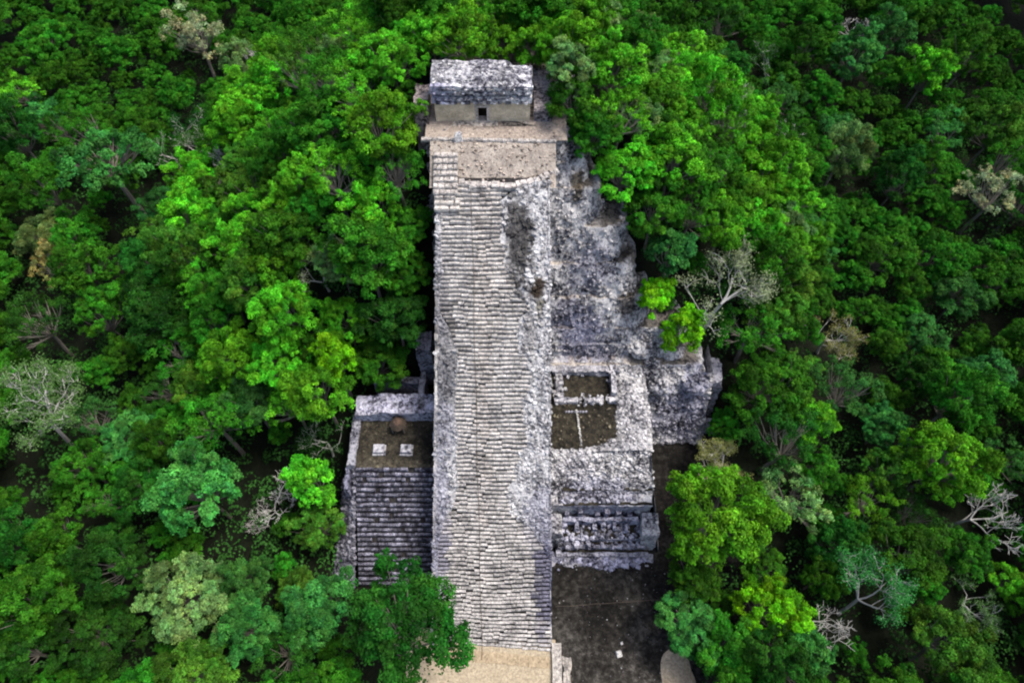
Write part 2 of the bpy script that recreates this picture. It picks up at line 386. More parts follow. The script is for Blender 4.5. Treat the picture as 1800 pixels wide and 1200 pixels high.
for i, (zt, zb, yf, xr, r) in enumerate(TB):
    mb = MB(); xl = -9.3-.12*i
    batter = [1.6, 1.6, 1.9, 1.9, 1.9, 1.8, 1.8, 2.5][i]
    P = upath(xl, xr, yf, 72, r); nv = 12 if i < 7 else 22
    prof = []
    for j in range(nv): t = j/(nv-1); prof.append((batter*t**1.15, zb-.5+t*(zt-zb+.5)))
    for j in range(1, 9): prof.append((batter+(j-1)*.9+.15, zt+.03*j))
    vs = []; tn = []
    for j, (off, z) in enumerate(prof):
        for (x, y, nx_, ny_) in P:
            # blocks slumped: low frequency push-pull of the face plus lobes round the corner
            d = off*(1-.3*max(0, nx_)*(j < nv)) - (.55+.2*max(0, nx_))*nz(x, y, z, .35, i*7) - .3*fz(x, y, z, 1.1, i)
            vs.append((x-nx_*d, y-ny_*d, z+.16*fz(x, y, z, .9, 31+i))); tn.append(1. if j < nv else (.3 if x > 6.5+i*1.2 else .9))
    n = len(P)
    fs = [(j*n+k, j*n+k+1, (j+1)*n+k+1, (j+1)*n+k) for j in range(len(prof)-1) for k in range(n-1)]
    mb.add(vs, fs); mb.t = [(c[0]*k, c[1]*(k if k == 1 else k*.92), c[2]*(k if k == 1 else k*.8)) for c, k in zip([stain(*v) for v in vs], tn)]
    # loose and bedded stones over the face
    for q in range(int(n*6)):
        if R.random() < .35: continue
        k = R.randrange(n); x, y, nx_, ny_ = P[k]
        if x < -9.5 and R.random() < .7: continue
        t = R.random(); off = batter*t**1.15-.05-.55*nz(x, y, zb+t*(zt-zb), .35, i*7)
        s = R.choice((.12, .16, .22, .34))
        X, Y, Z = x-nx_*off, y-ny_*off, zb+t*(zt-zb)-.1
        mb.stone(X, Y, Z, s*1.3, s, s*.8, R.uniform(0, 3.1), jit=.25, tint=vary(stain(X, Y), R.choice((.5, .8, 1, 1.15))))
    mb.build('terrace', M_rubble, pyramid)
# top platform: apron of beige fill above the stair, walled edge, platform floor
PZ = 35.3
fill = MB()
def apron(u, v):
    x = -8.6+u*13.2; y = 51.2+v*(56-51.2)
    sag = .5*math.sin(u*math.pi)
    z = 33.2 + (PZ-33.3)*sstep(0, 1, v)*(1)-.2*sag*(1-v) + .10*fz(x, y, 0, 1.4)
    return (x, y, z)
fill.grid(apron, 60, 26)
fill.grid(lambda u, v: (-9.2+u*15.0, 56+v*13, PZ-.05+.07*fz(-9+u*15, 56+v*13, 0, 1.1)), 60, 40,
          lambda x, y, z: (lambda k: (k, k*.96, k*.94))(1-.45*sstep(.9, .1, abs((y-58.6))/1.2+abs(x+2.7)/7-.1)))
for i in range(380):
    x = R.uniform(-8.5, 4.6); v = R.random(); y = 51.4+v*7
    z = 33.2+(PZ-33.3)*sstep(0, 1, min(1, (y-51.2)/4.8)); s = R.choice((.1, .15, .22))
    if y < 59: fill.stone(x, y, z-.03, s*1.2, s, s*.6, R.uniform(0, 3), tint=vary((1.15, 1.1, 1.08), R.choice((.5, .9, 1.2))))
fill.build('beige_fill', M_grit, pyramid)
e = MB(); x = -9.6
while x < 4.6:
    wd = R.uniform(.4, .9); e.stone(x+wd/2, 56.0-.03*(x+2)+R.uniform(-.04, .04), PZ-.28, wd*.98, .42, .42, 0, tint=vary((1.02, 1, .98), R.uniform(.75, 1.1))); x += wd
e.build('platform_edge', M_step, pyramid)
# ragged pale masonry line where the steps meet the fill, and the short flight at its left end
e = MB(); x = -5.6
while x < 4.4:
    wd = R.uniform(.35, .8); u = (x+5.6)/10
    y = 51.75 + .35*nz(x, 0, 0, .6) - .9*math.sin(max(0, u-.0)*2.2)*.5 + 3.0*max(0, u-.55)**1.3*1.8
    e.stone(x+wd/2, y, 33.15+.35*max(0, u-.5)*2, wd, R.uniform(.5, .9), .38, R.uniform(-.1, .1)+.5*sstep(.5, .8, u), tint=vary((1.05, 1.02, 1), R.uniform(.8, 1.15))); x += wd*.95
e.build('broken_kerb', M_step, pyramid)
e = MB()
for k in range(7):
    y = 50.6+k*.62; z = 33.0+k*.27
    x = -8.2
    while x < -5.8:
        wd = R.uniform(.35, .75); wd = min(wd, -5.75-x+.1)
        e.stone(x+wd/2, y, z, wd*.97, .6, .36, 0, tint=vary((1.1, 1.07, 1.04), R.uniform(.7, 1.1))); x += wd
for q in range(14):
    e.stone(-7.9+.55*(q % 5)+R.uniform(-.1, .1), 49.4+.45*(q//5), 31.75+.36*(q//5), .58, .5, .5, R.uniform(-.1, .1), tint=vary((1.1, 1.07, 1.03), R.uniform(.85, 1.1)))
e.build('upper_steps', M_step, pyramid)
# masonry shoulders either side of the temple
e = MB()
e.rbox(-10.4, -8.9, 58.6, 63, 31.5, 36.9, .4, .18, (.62, .54, .5)); e.build('shoulder_wall', M_rubble, pyramid)
e = MB(); e.rbox(2.35, 4.3, 59.0, 66, 31.5, 36.6, .4, .2, (.62, .57, .58)); e.build('shoulder_wall', M_rubble, pyramid)

# ------------------------------------------------------------------ temple on the summit
TY = 59.0; TX0, TX1 = -8.3, 2.05; DX = -3.15
temple = empty('temple', ((TX0+TX1)/2, TY+1.8, PZ))
tag(temple, 'small ruined stone temple with one doorway crowning the top of the pyramid', 'temple')
wl = MB(); fz1 = PZ+2.35
for a, b in ((TX0+.15, DX-.48), (DX+.48, TX1-.15)):
    wl.rbox(a, b, TY, TY+1.0, PZ-.1, fz1, .35, .05, lambda x, y, z: vary((1, 1, 1), .85+.3*nz(x, y, z, 1.5)), o=a)
wl.rbox(DX-.479, DX+.479, TY+.01, TY+1.0, PZ+1.75, fz1-.01, .3, .03)
wl.rbox(TX0+.15, TX0+1.0, TY+1.0, TY+3.0, PZ-.1, fz1, .4, .05); wl.rbox(TX1-1.0, TX1-.15, TY+1.0, TY+3.0, PZ-.1, fz1, .4, .05)
wl.rbox(TX0+.15, TX1-.15, TY+2.5, TY+3.15, PZ-.1, fz1, .5, .05)
wl.build('wall', M_beige, temple)
dj = MB()
for s in (-1, 1): dj.rbox(DX+s*.62-.14, DX+s*.62+.14, TY-.05, TY+.02, PZ, PZ+1.75, .3, .02, (1.1, 1.05, 1))
dj.rbox(DX-.8, DX+.8, TY-.06, TY+.02, PZ+1.76, PZ+2.02, .3, .02, (.9, .88, .86))
dj.build('door_frame', M_step, temple)
dj = MB(); dj.grid(lambda u, v: (DX-.47+u*.94, TY+.75, PZ-.05+v*1.85), 2, 2, (.25, .22, .2)); dj.build('doorway', M_soil, temple)  # dark sheet behind the opening; shade of the interior painted as its colour
fr = MB()
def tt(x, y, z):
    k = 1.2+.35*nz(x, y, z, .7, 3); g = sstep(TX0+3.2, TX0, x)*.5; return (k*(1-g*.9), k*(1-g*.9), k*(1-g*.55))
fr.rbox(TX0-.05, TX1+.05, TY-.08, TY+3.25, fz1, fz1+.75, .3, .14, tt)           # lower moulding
fr.rbox(TX0+.1, TX1-.1, TY+.14, TY+3.2, fz1+.74, fz1+1.15, .3, .1, lambda x, y, z: vary(tt(x, y, z), .55))   # recessed band, its shade put into the darker tint
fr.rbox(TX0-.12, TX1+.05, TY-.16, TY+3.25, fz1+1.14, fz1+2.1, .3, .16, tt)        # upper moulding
for i in range(110):     # gaps and stubs of the mask frieze
    x = R.uniform(TX0+.2, TX1-.2); z = R.choice((fz1+.05, fz1+.5, fz1+1.2, fz1+1.7)); s = R.uniform(.2, .45)
    fr.stone(x, TY-.2, z, s, .3, s*.6, 0, tint=vary(tt(x, TY, z), R.choice((.4, .9, 1.2))))
fr.build('frieze', M_roof, temple)
rf = MB()
def rooftop(x, y):
    u = (x-TX0)/(TX1-TX0)
    back = sstep(TY+1.0, TY+3.2, y)*1.2*sstep(.72, 1.0, u)
    return fz1+2.1 + .55*sstep(TY-.1, TY+1.4, y) + .2*fz(x, y, 0, .5) - back - .5*sstep(.93, 1, u)
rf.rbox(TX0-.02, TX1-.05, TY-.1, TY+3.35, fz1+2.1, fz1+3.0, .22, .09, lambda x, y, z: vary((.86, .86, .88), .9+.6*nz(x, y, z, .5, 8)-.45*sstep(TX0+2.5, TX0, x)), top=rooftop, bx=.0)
for i in range(420):
    x = R.uniform(TX0+.1, TX1-.2); y = R.uniform(TY, TY+3.2-1.5*sstep(-1, 2, x)); s = R.choice((.12, .16, .22))
    rf.stone(x, y, rooftop(x, y)-.08, s*1.3, s, s*.7, R.uniform(0, 3), jit=.25, tint=vary((1, 1, 1), R.choice((.5, 1, 1.1))))
for i, v in enumerate(rf.v):
    u = (v[0]-TX0)/(TX1-TX0); k = 1-.62*sstep(.76, .97, u)
    rf.v[i] = (v[0], TY-.1+(v[1]-TY+.1)*k, v[2]-.5*sstep(.8, .98, u))
rf.build('roof', M_roof, temple)
p = at(806, 246, PZ)
mb = MB(); mb.stone(p.x, p.y, PZ-.05, .75, .55, .95, .2, jit=.2, tint=(1.2, 1.2, 1.18)); mb.stone(p.x-.3, p.y-.15, PZ-.05, .4, .4, .5, .8, jit=.2, tint=(.9, .88, .86))
tag(mb.build('boulder', M_roof), 'small pale boulder lying on the brown summit floor left of the temple door', 'boulder')

# ------------------------------------------------------------------ right flank: lower block with terrace floor, chamber ruin, walled room
T2 = 10.0
block = empty('ruined_platform', (11, 27, 0))
tag(block, 'broad ruined stone platform with dark terrace and collapsed chamber right of the main staircase', 'platform')
XL = 4.45
def bx(z): return 18.0 - z*.17
mb = MB()      # upper rubble slope, from the terrace edge down to the chamber roof
dk = lambda x, y, z: vary(stain(x, y, z), .82+.5*nz(x, y, z, .45, 12))
def slope(u, v):
    z = 6.3+v*(T2-6.3); y = 27.9+v*(31.9-27.9)
    x = XL+u*(bx(z)-XL)
    return (x, y+.25*nz(x, y, 0, .5), z+.16*fz(x, y, 0, 1.0)+.1*nz(x, y, 0, 3))
mb.grid(slope, 70, 30, dk)
def side(u, v):
    y = 22.6+u*(44-22.6); zt = min(T2, 2.6+max(0, y-23.5)*.95) ; zt = 6.3 if 26.0 < y < 27.9 else zt
    z = v*zt; return (bx(z)+.12*nz(y, z, 0, .8), y, z)
mb.grid(side, 90, 20, stain)
for i in range(1500):
    u, v = R.random(), R.random(); p = slope(u, v); s = R.choice((.14, .2, .28, .4))
    mb.stone(p[0], p[1], p[2]-.1, s*1.3, s, s*.7, R.uniform(0, 3), jit=.25, tint=vary(stain(*p), R.choice((.5, .8, 1, 1.15))))
mb.build('rubble_slope', M_rubble, block)
mb = MB()      # terrace floor: dark soil, the stair's shade worked into its colour, pale rubble on the outer side
mb.grid(lambda u, v: (XL+u*(bx(T2)-XL), 31.9+v*13, T2-.06+.12*fz(XL+u*12, 32+v*13, 0, .8)), 60, 50)
for i in range(60):
    x, y = R.uniform(5, 12), R.uniform(32.3, 38); s = R.choice((.1, .14, .25)); mb.stone(x, y, T2, s, s, s*.5, R.uniform(0, 3), tint=(5, 5, 5))
mb.build('terrace_floor', M_soil, block)
mb = MB()      # pale rubble banked over the outer half of the floor
def bank(u, v):
    y = 31.6+v*13; xin = 12.2+1.4*nz(0, y, 0, .35, 3)+.8*nz(0, y, 0, 1.3)-1.2*sstep(34, 32, y)-2.2*sstep(32.9, 31.9, y)
    x = xin+u*(bx(T2)+.3-xin)
    return (x, y, T2-.15+.9*math.sin(min(1, u*1.6)*math.pi/2)*(.5+.5*sstep(31, 34, y))+.15*fz(x, y, 0, 1.1)-.3*sstep(.9, 1, u))
mb.grid(bank, 30, 60, dk)
for i in range(700):
    p = bank(R.random(), R.random()); s = R.choice((.14, .2, .3)); mb.stone(p[0], p[1], p[2]-.08, s*1.3, s, s*.7, R.uniform(0, 3), jit=.25, tint=vary(stain(*p), R.choice((.5, .8, 1, 1.15))))
mb.build('rubble_bank', M_rubble, block)
# small walled room on the terrace
room = MB()
a = at(985, 702, T2); b = at(1082, 702, T2); c = at(985, 668, T2)
x0, x1, y0, y1 = a.x-.5, b.x, a.y, a.y+3.4
tk = .75
room.rbox(x0, x0+tk, y0, y1, T2-.1, T2+1.0, .25, .3, (.8, .8, .84), top=lambda x, y: T2+.75+.5*nz(x, y, 0, .9), o=1); room.rbox(x1-tk*.7, x1+.1, y0+.3, y1+.8, T2-.1, T2+1.2, .25, .22, (1, 1, 1.05), o=2)
room.rbox(x0-.4, x1+.7, y1, y1+.8, T2-.1, T2+1.4, .25, .3, (.75, .75, .8), top=lambda x, y: T2+1.1+.7*nz(x, y, 0, .8), o=3)
room.rbox(x0-.3, x0+2.6, y0-.6, y0+.05, T2-.1, T2+.5, .22, .2, (1, 1, 1.05), o=4); room.rbox(x0+3.4, x0+5.7, y0-.6, y0+.05, T2-.1, T2+.5, .22, .2, (.95, .95, 1), o=5)
room.rbox(x1-1.0, x1+.1, y0-.55, y0+.05, T2-.1, T2+.5, .22, .2, (1, 1, 1.05), o=6)
for i in range(170):
    if i % 2: x, y = R.uniform(x0-.2, x1+.5), R.choice((y1+.4, y0-.3))+R.gauss(0, .35)
    else: x, y = R.choice((x0+.3, x1-.2))+R.gauss(0, .3), R.uniform(y0, y1+.6)
    s = R.choice((.15, .22, .35)); room.stone(x, y, T2+R.choice((0, 0, .9)), s*1.3, s, s*.7, R.uniform(0, 3), jit=.3, tint=vary((1, 1, 1.02), R.uniform(.6, 1.1)))
room.build('room_wall', M_rubble, block)
mb = MB()      # two long pale benches against the pyramid face behind the room, a row of kerb stones on the floor
for (yy, zz, ln) in ((y1+1.3, T2+1.0, 9.6), (y1+2.9, T2+2.6, 9.2), (y1+4.2, T2+4.0, 7.5)):
    mb = MB(); mb.rbox(XL+.1, XL+ln, yy, yy+1.25, T2-.2, zz, .3, .12, lambda x, y, z: stain(x, y), o=yy); mb.build('bench', M_rubble, block)
mb = MB()
a = at(1013, 722, T2); b = at(1022, 782, T2)
for i in range(16):
    t = i/15; mb.stone(a.x+(b.x-a.x)*t+R.uniform(-.06, .06), a.y+(b.y-a.y)*t, T2, .22, .26, .2, R.uniform(0, 1), tint=(1.2, 1.2, 1.1))
for i in range(8):
    t = i/7; p = at(995+35*t, 724, T2); mb.stone(p.x, p.y, T2, .3, .2, .2, R.uniform(0, 1), tint=(.7, .7, .8))
mb.build('kerb_stones', M_rubble, block)
# the collapsed chamber and steps at the foot
mb = MB()
mb.rbox(XL+.05, bx(6)-.3, 26.3, 28.2, 0, 6.3, .3, .2, stain, o=9)                      # back wall with its ledge
for k, (ya, yb, zt) in enumerate(((21.9, 22.8, .7), (22.7, 23.6, 1.4), (23.5, 26.5, 2.2))):
    mb.rbox(XL+.9+.2*k, bx(1)-1.2-.4*k, ya, yb, -.1, zt, .3, .14, lambda x, y, z: vary((.85, .86, .98), .8+.5*nz(x, y, z, .9)), o=11+k)
mb.rbox(XL+.05, XL+1.5, 23.2, 26.4, 0, 4.4, .3, .22, stain, o=21, by=.25); mb.rbox(bx(3)-2.0, bx(3)-.05, 22.9, 26.4, 0, 4.6, .3, .22, stain, o=22, by=.25)
mb.rbox(XL+1.7, bx(3)-2.2, 25.3, 25.8, 2.1, 3.7, .25, .2, (.85, .87, 1.05), o=25)            # low inner wall
for i in range(7): 
    x = XL+1.9+i*1.5+R.uniform(-.4, .4); mb.rbox(x, x+R.uniform(.35, .6), 24.2+R.uniform(0, .7), 25.3, 2.1, R.uniform(2.5, 3.5), .25, .15, (.85, .87, 1.05), o=30+i)
    mb.rbox(x+.3, x+R.uniform(.7, .95), 25.8, 26.5, 2.1, R.uniform(3.9, 5.2), .25, .15, (.5, .5, .62), o=50+i)  # deeper stubs tinted darker, painting in the shade of the recess
for i in range(330):
    x, y = R.uniform(XL+1.2, 15.6), R.uniform(22.6, 27.5); s = R.choice((.2, .3, .42)); zz = 2.15 if 23.7 < y < 26.4 else (6.2 if y > 26.6 else 1.4+.7*(y > 23.5))
    mb.stone(x, y, zz-.05, s*1.3, s, s*R.uniform(.7, 1.6), R.uniform(0, 3), jit=.3, tint=vary((.8, .81, .95), R.choice((.4, .9, 1.2))))
mb.build('chamber', M_rubble, block)
mb = MB()      # dark soil lying on the treads below the chamber and along the ledge above it
for (ya, yb, zz) in ((22.35, 22.66, .80), (23.15, 23.46, 1.50), (23.9, 24.3, 2.32), (26.35, 26.7, 6.38), (28.0, 28.5, 6.75)):
    mb.grid(lambda u, v: (XL+1.6+u*10.6, ya+v*(yb-ya)+.15*nz(u*12, zz), zz+.08*nz(u*9, v*9, zz)), 40, 3)
mb.build('soil', M_soil, block)
mb = MB()      # floor of the chamber
mb.grid(lambda u, v: (XL+1.4+u*10.6, 23.6+v*2.8, 2.24+.05*nz(u*9, v*9)), 20, 8); mb.build('chamber_floor', M_soil, block)
mb = MB()
mb.grid(lambda u, v: (XL+.4+u*12.4, 20.6+v*1.6+.5*nz(u*7, v, 0, 1), -.12+.55*v+.25*nz(u*16, v*4, 3, 1)), 50, 8, (.6, .6, .66))
for i in range(300):
    x = R.gauss(10.8, 3.4) if i % 3 else R.gauss(12.2, 1.1); y = 21.9-abs(R.gauss(0, .6)); s = R.choice((.16, .22, .35, .5))
    if XL+.6 < x < 16.6 and y > 20.4: mb.stone(x, y, -.05, s*1.3, s, s*.7, R.uniform(0, 3), jit=.3, tint=vary((.75, .77, 1.0), R.choice((.5, .9, 1.2))))
mb.build('fallen_stone', M_rubble, block)
# lower rubble bastion further right
bast = MB()
def bastion(u, v):
    th = u; z = v*10.2
    xw = 15.8+u*9.6-.0*z
    y = 37.0+z*.52+.35*nz(xw, z, 0, .5)+.15*fz(xw, z, 0, 1.2)
    return (xw, y, z+.12*fz(xw, y, z, 1.2))
bast.grid(bastion, 44, 50, stain)
bast.grid(lambda u, v: (25.3-(u*0)+.15*nz(u*8, v*8), 37.0+v*5.3+u*(9-v*5), v*10.2), 24, 30, stain)
for i in range(700):
    p = bastion(R.random(), R.random()); s = R.choice((.15, .22, .3, .45)); bast.stone(p[0], p[1]-.05, p[2]-.1, s*1.3, s, s*.8, R.uniform(0, 3), jit=.25, tint=vary(stain(*p), R.choice((.5, .8, 1, 1.15))))
# rounded heaps that crown it
for (px, py, z, rr) in ((1178, 610, 11.5, 2.0), (1205, 628, 10.5, 1.8), (1190, 650, 10.3, 1.7), (1150, 640, 11, 1.9), (1225, 665, 9.6, 2.0), (1165, 670, 10.2, 1.6), (1130, 600, 13, 2.0)):
    c = at(px, py, z)
    bast.grid(lambda u, v: (c.x+rr*math.cos(u*6.2832)*math.sin(v*1.75)*(1+.45*nz(math.cos(u*6.28)*2, math.sin(u*6.28)*2, c.x+v*2, 1)), c.y+rr*.9*math.sin(u*6.2832)*math.sin(v*1.75), z-1.1+rr*.62*math.cos(v*1.75)+.3*nz(math.cos(u*6.28)*v*3, math.sin(u*6.28)*v*3, px)), 26, 12, stain, True)
    for q in range(46):
        a, b = R.uniform(0, 6.283), R.uniform(.1, 1.3); S_ = R.choice((.2, .3, .45)); bast.stone(c.x+rr*math.cos(a)*math.sin(b), c.y+rr*.9*math.sin(a)*math.sin(b), z-1.15+rr*.62*math.cos(b), S_*1.3, S_, S_*.8, R.uniform(0, 3), jit=.3, tint=vary(stain(c.x, c.y), R.choice((.5, .85, 1.1))))
bast.build('bastion', M_rubble, pyramid)
w_ = MB(); w_.rbox(24.5, 27.4, 38.4, 39.2, -.2, 3.2, .4, .12, (.8, .82, .9)); w_.rbox(24.9, 27.2, 41.0, 46, -.2, 8.4, .4, .4, (.75, .76, .86), by=.3, bx=.2)
w_.build('side_wall', M_rubble, pyramid)

# ------------------------------------------------------------------ left platform with its own stair
L2 = 10.3
plat = empty('side_platform', (-14, 27, 0))
tag(plat, 'small square stone platform with mossy floor and dark steps left of main staircase', 'platform')
LX0, LX1 = at(628, 822, L2).x, sx_left(29.6)-.02
mb = MB(); NL = 24; rl, ru = L2/NL, (29.6-18.6)/NL
for k in range(NL):
    y = 18.6+k*ru; z = k*rl; x = LX0-.2-(NL-k)*.012
    while x < LX1-.1:
        wd = min(R.choice((.4, .55, .7))*R.uniform(.8, 1.2), max(.2, LX1-x)); kb = R.choice((.5, .75, 1., 1.35))
        if R.random() < .95: mb.stone(x+wd/2, y+ru*.5+.08*nz(x, y, 0, .6), z-.08, wd*.96, ru*.78, rl+.05, R.uniform(-.02, .02), tint=vary((1, .99, 1.05), kb), kx=.93)
        x += wd
mb.build('steps', M_dark, plat)
mb = MB()
mb.grid(lambda u, v: (LX0-.4+u*(LX1-LX0+.4), 18.5+v*11.2, (v*11.2)*L2/11-.38), 20, 40)
mb.grid(lambda u, v: (LX0-.4+u*(LX1-LX0+.4), 18.5, -.2+v*.2), 20, 3)
mb.build('stair_mass', M_base, plat)
mb = MB()     # sloping masonry flank left of the steps
def lf(u, v):
    y = 18.2+v*11.6; z = (v*11.6)*L2/11.6
    x = LX0-.35-u*(2.2+.2*nz(0, y, 0, .4)+.07*(29.8-y)) - .05*(29-y); z = z*(1-.35*u)-u*u*.8
    return (x+.1*nz(x, y, z, 1), y, z+.18*fz(x, y, 0, 1))
mb.grid(lf, 14, 46, (.42, .42, .5), True)
mb.grid(lambda u, v: (lf(1, v)[0]-.3*(1-u), lf(1, v)[1], lf(1, v)[2]*u), 8, 46, (.5, .5, .65))
for i in range(420):
    p = lf(R.random(), R.random()); s = R.choice((.15, .22, .35)); mb.stone(p[0], p[1], p[2]-.08, s*1.3, s, s*.7, R.uniform(0, 3), jit=.25, tint=vary((.45, .45, .52), R.choice((.5, 1, 1.3))))
mb.build('flank', M_rubble, plat)
mb = MB(); FY1 = at(700, 738, L2).y
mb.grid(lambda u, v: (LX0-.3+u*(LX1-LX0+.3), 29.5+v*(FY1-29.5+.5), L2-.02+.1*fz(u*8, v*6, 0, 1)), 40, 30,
        lambda x, y, z: vary((1.2, 1.2, 1.2), 1.0+.9*sstep(31.5, 29.8, y)-.75*sstep(LX1-2.6, LX1-.4, x)*.8))  # darker towards the stair: shade of the stair mass painted into the tint
for i in range(160):
    x, y = R.uniform(LX0, LX1-.4), R.uniform(29.8, FY1); s = R.choice((.08, .12, .2)); mb.stone(x, y, L2, s, s, s*.5, R.uniform(0, 3), tint=vary((3.2, 3.2, 3), R.uniform(.4, 1)))
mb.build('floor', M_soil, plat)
mb = MB()
mb.rbox(LX0-1.1, LX0-.25, 29.6, FY1+1, L2-4, L2+.45, .3, .18, (.6, .61, .68), o=1)
mb.rbox(LX0-1.4, LX0-1.0, 27.0, FY1+1, -.2, L2-.5, .5, .3, (.45, .46, .6), o=2)
def backtop(x, y): return L2+1.6+.5*sstep(LX0, LX0+3, x)+.35*nz(x, y, 0, .5)+.25*sstep(FY1, FY1+2.2, y)
mb.rbox(LX0-.7, LX1+.0, FY1-.1, FY1+2.3, L2-1, L2+1.6, .3, .16, lambda x, y, z: vary((.95, .96, 1.12), .9+.4*nz(x, y, z, .8)), top=backtop, o=3)
mb.rbox(LX1-.7, LX1+.02, 32.2, FY1, L2-.3, L2+1.0, .3, .12, (.9, .9, 1.0), o=4)
for i in range(260):
    x = R.uniform(LX0-.5, LX1-.2); y = R.uniform(FY1, FY1+2.2); s = R.choice((.15, .22, .35)); mb.stone(x, y, backtop(x, y)-.1, s*1.3, s, s*.6, R.uniform(0, 3), jit=.25, tint=vary((.9, .9, 1.1), R.choice((.5, 1, 1.2))))
mb.build('parapet', M_rubble, plat)
# dark chamber walls glimpsed above the platform
mb = MB()
c = at(700, 682, 12); mb.rbox(c.x-3.0, c.x+3.0, c.y+.4, c.y+1.2, 2, 12.6, .4, .22, (.42, .42, .5))
c = at(742, 692, 12); mb.rbox(c.x-.3, c.x+.35, c.y-2.2, c.y+2.6, 2, 12.8, .4, .14, (.6, .6, .66))
c = at(745, 605, 17); mb.rbox(c.x-.9, c.x+.9, c.y-1, c.y+1.5, 9, 17.4, .4, .14, (.5, .5, .6))
mb.build('chamber_wall', M_rubble, plat)
for px, lab in ((667, 'low square pale stone altar on mossy platform floor, nearer the outer parapet'), (715, 'low square stone altar with dark stain, nearer the main staircase')):
    p = at(px, 791, L2)
    mb = MB(); mb.rbox(p.x-.6, p.x+.6, p.y-.5, p.y+.5, L2-.05, L2+.62, .2, .04, lambda x, y, z, px=px: vary((.72, .72, .77), 1-.65*(px > 700)*(1-sstep(.1, .4, math.hypot(x-p.x, y-p.y-.1))))); mb.rbox(p.x-.75, p.x+.75, p.y-.7, p.y+.62, L2-.06, L2+.16, .2, .04, (.7, .7, .72))
    tag(mb.build('altar', M_roof), lab, 'altar', 'stone altars on the small platform')
p = at(702, 752, L2)
sh = empty('thatched_shelter', (p.x, p.y, L2)); tag(sh, 'small round brown thatched shelter against the back wall of the mossy platform', 'shelter')
mb = MB()
mb.grid(lambda u, v: (p.x+(.98*v+.02)*math.cos(u*6.2832)*(1+.2*nz(u*14, 2, 0, 1)), p.y+(.92*v+.02)*math.sin(u*6.2832)*(1+.2*nz(u*14, 2, 0, 1)), L2+2.25-1.15*v**1.2+.05*nz(u*20, v*6)), 40, 8, lambda x, y, z: (1, .95, .9) if math.hypot(x-p.x, y-p.y) > .5 else (1.7, 1.35, 1.25), True)
mb.build('roof', M_thatch, sh)
for a in (.8, 2.4, 3.9, 5.5):
    q = MB(); X, Y = p.x+.95*math.cos(a), p.y+.9*math.sin(a); q.tube([(X, Y, L2), (X, Y, L2+1.35)], .06, 6); q.build('post', M_bark, sh)

# ------------------------------------------------------------------ small things at the foot
mb = MB(); pts = []
for i in range(160):
    y = SY0-1.3+i*(STOP/ST+1.3)/159; z = max(.06, (y-SY0)*ST+.06) if y > SY0 else .06
    pts.append((-3.45+.06*math.sin(y*.6)-.02*(y-SY0), y-.12, z+.1))
mb.tube(pts, .028, 5)
tag(mb.build('rope', M_rope), 'thick climbing rope lying down the middle of the main staircase to the sand', 'rope')
for (px, py, s, lab) in ((1088, 1149, .6, 'larger white stone on the dark yard near the bottom edge'), (1093, 1130, .3, 'smaller white stone just behind the larger one on the dark yard')):
    p = at(px, py, 0); mb = MB(); mb.stone(p.x, p.y, 0, s, s*1.15, s*.6, .3, jit=.2, tint=(1.1, 1.08, 1.0))
    tag(mb.build('boulder', M_roof), lab, 'boulder')
mb = MB()
for i in range(150):
    x, y = R.uniform(5, 21), R.uniform(8, 21.5); s = R.choice((.05, .07, .12)); mb.stone(x, y, .02, s, s, s*.5, R.uniform(0, 3), tint=vary((1, 1, 1), R.uniform(.2, .7)))
tag(mb.build('loose_stones', M_roof), 'scattered pale pebbles on the dark yard below the ruined platform', 'pebbles', kind='stuff')
mb = MB(); a = at(976, 1066, .03); b = at(1165, 1053, .03)
n = 24
mb.tube([(a.x+(b.x-a.x)*i/n, a.y+(b.y-a.y)*i/n+.08*nz(i*.4, 0), .06) for i in range(n+1)], .028, 5, (.9, .9, .9))
tag(mb.build('cable', M_rope), 'thin pale line stretched over the dark yard from the staircase to the trees', 'cable')
# stub of pale wall at the corner of the plaza
mb = MB(); a = at(983, 1140, 0)
mb.rbox(a.x-.9, a.x+.2, a.y-5, a.y+.6, -.1, .5, .3, .12, (.95, .92, .87), o=1); mb.rbox(a.x+.3, a.x+1.2, a.y-6, a.y-.9, -.1, .3, .25, .3, (.8, .77, .72), o=2)
tag(mb.build('low_wall', M_step), 'low crumbling pale wall between the sand plaza and the dark yard', 'wall')
mb = MB()
for k in range(12):
    t = k/11; x = -9.0+13.3*t; mb.rbox(x, x+1.18, plaza_edge(x)-1.15-.05*R.random(), plaza_edge(x)-.02, -.1, .10, .3, .02, (.95, .9, .84), o=k)
mb.build('foot_slab', M_sand, pyramid)

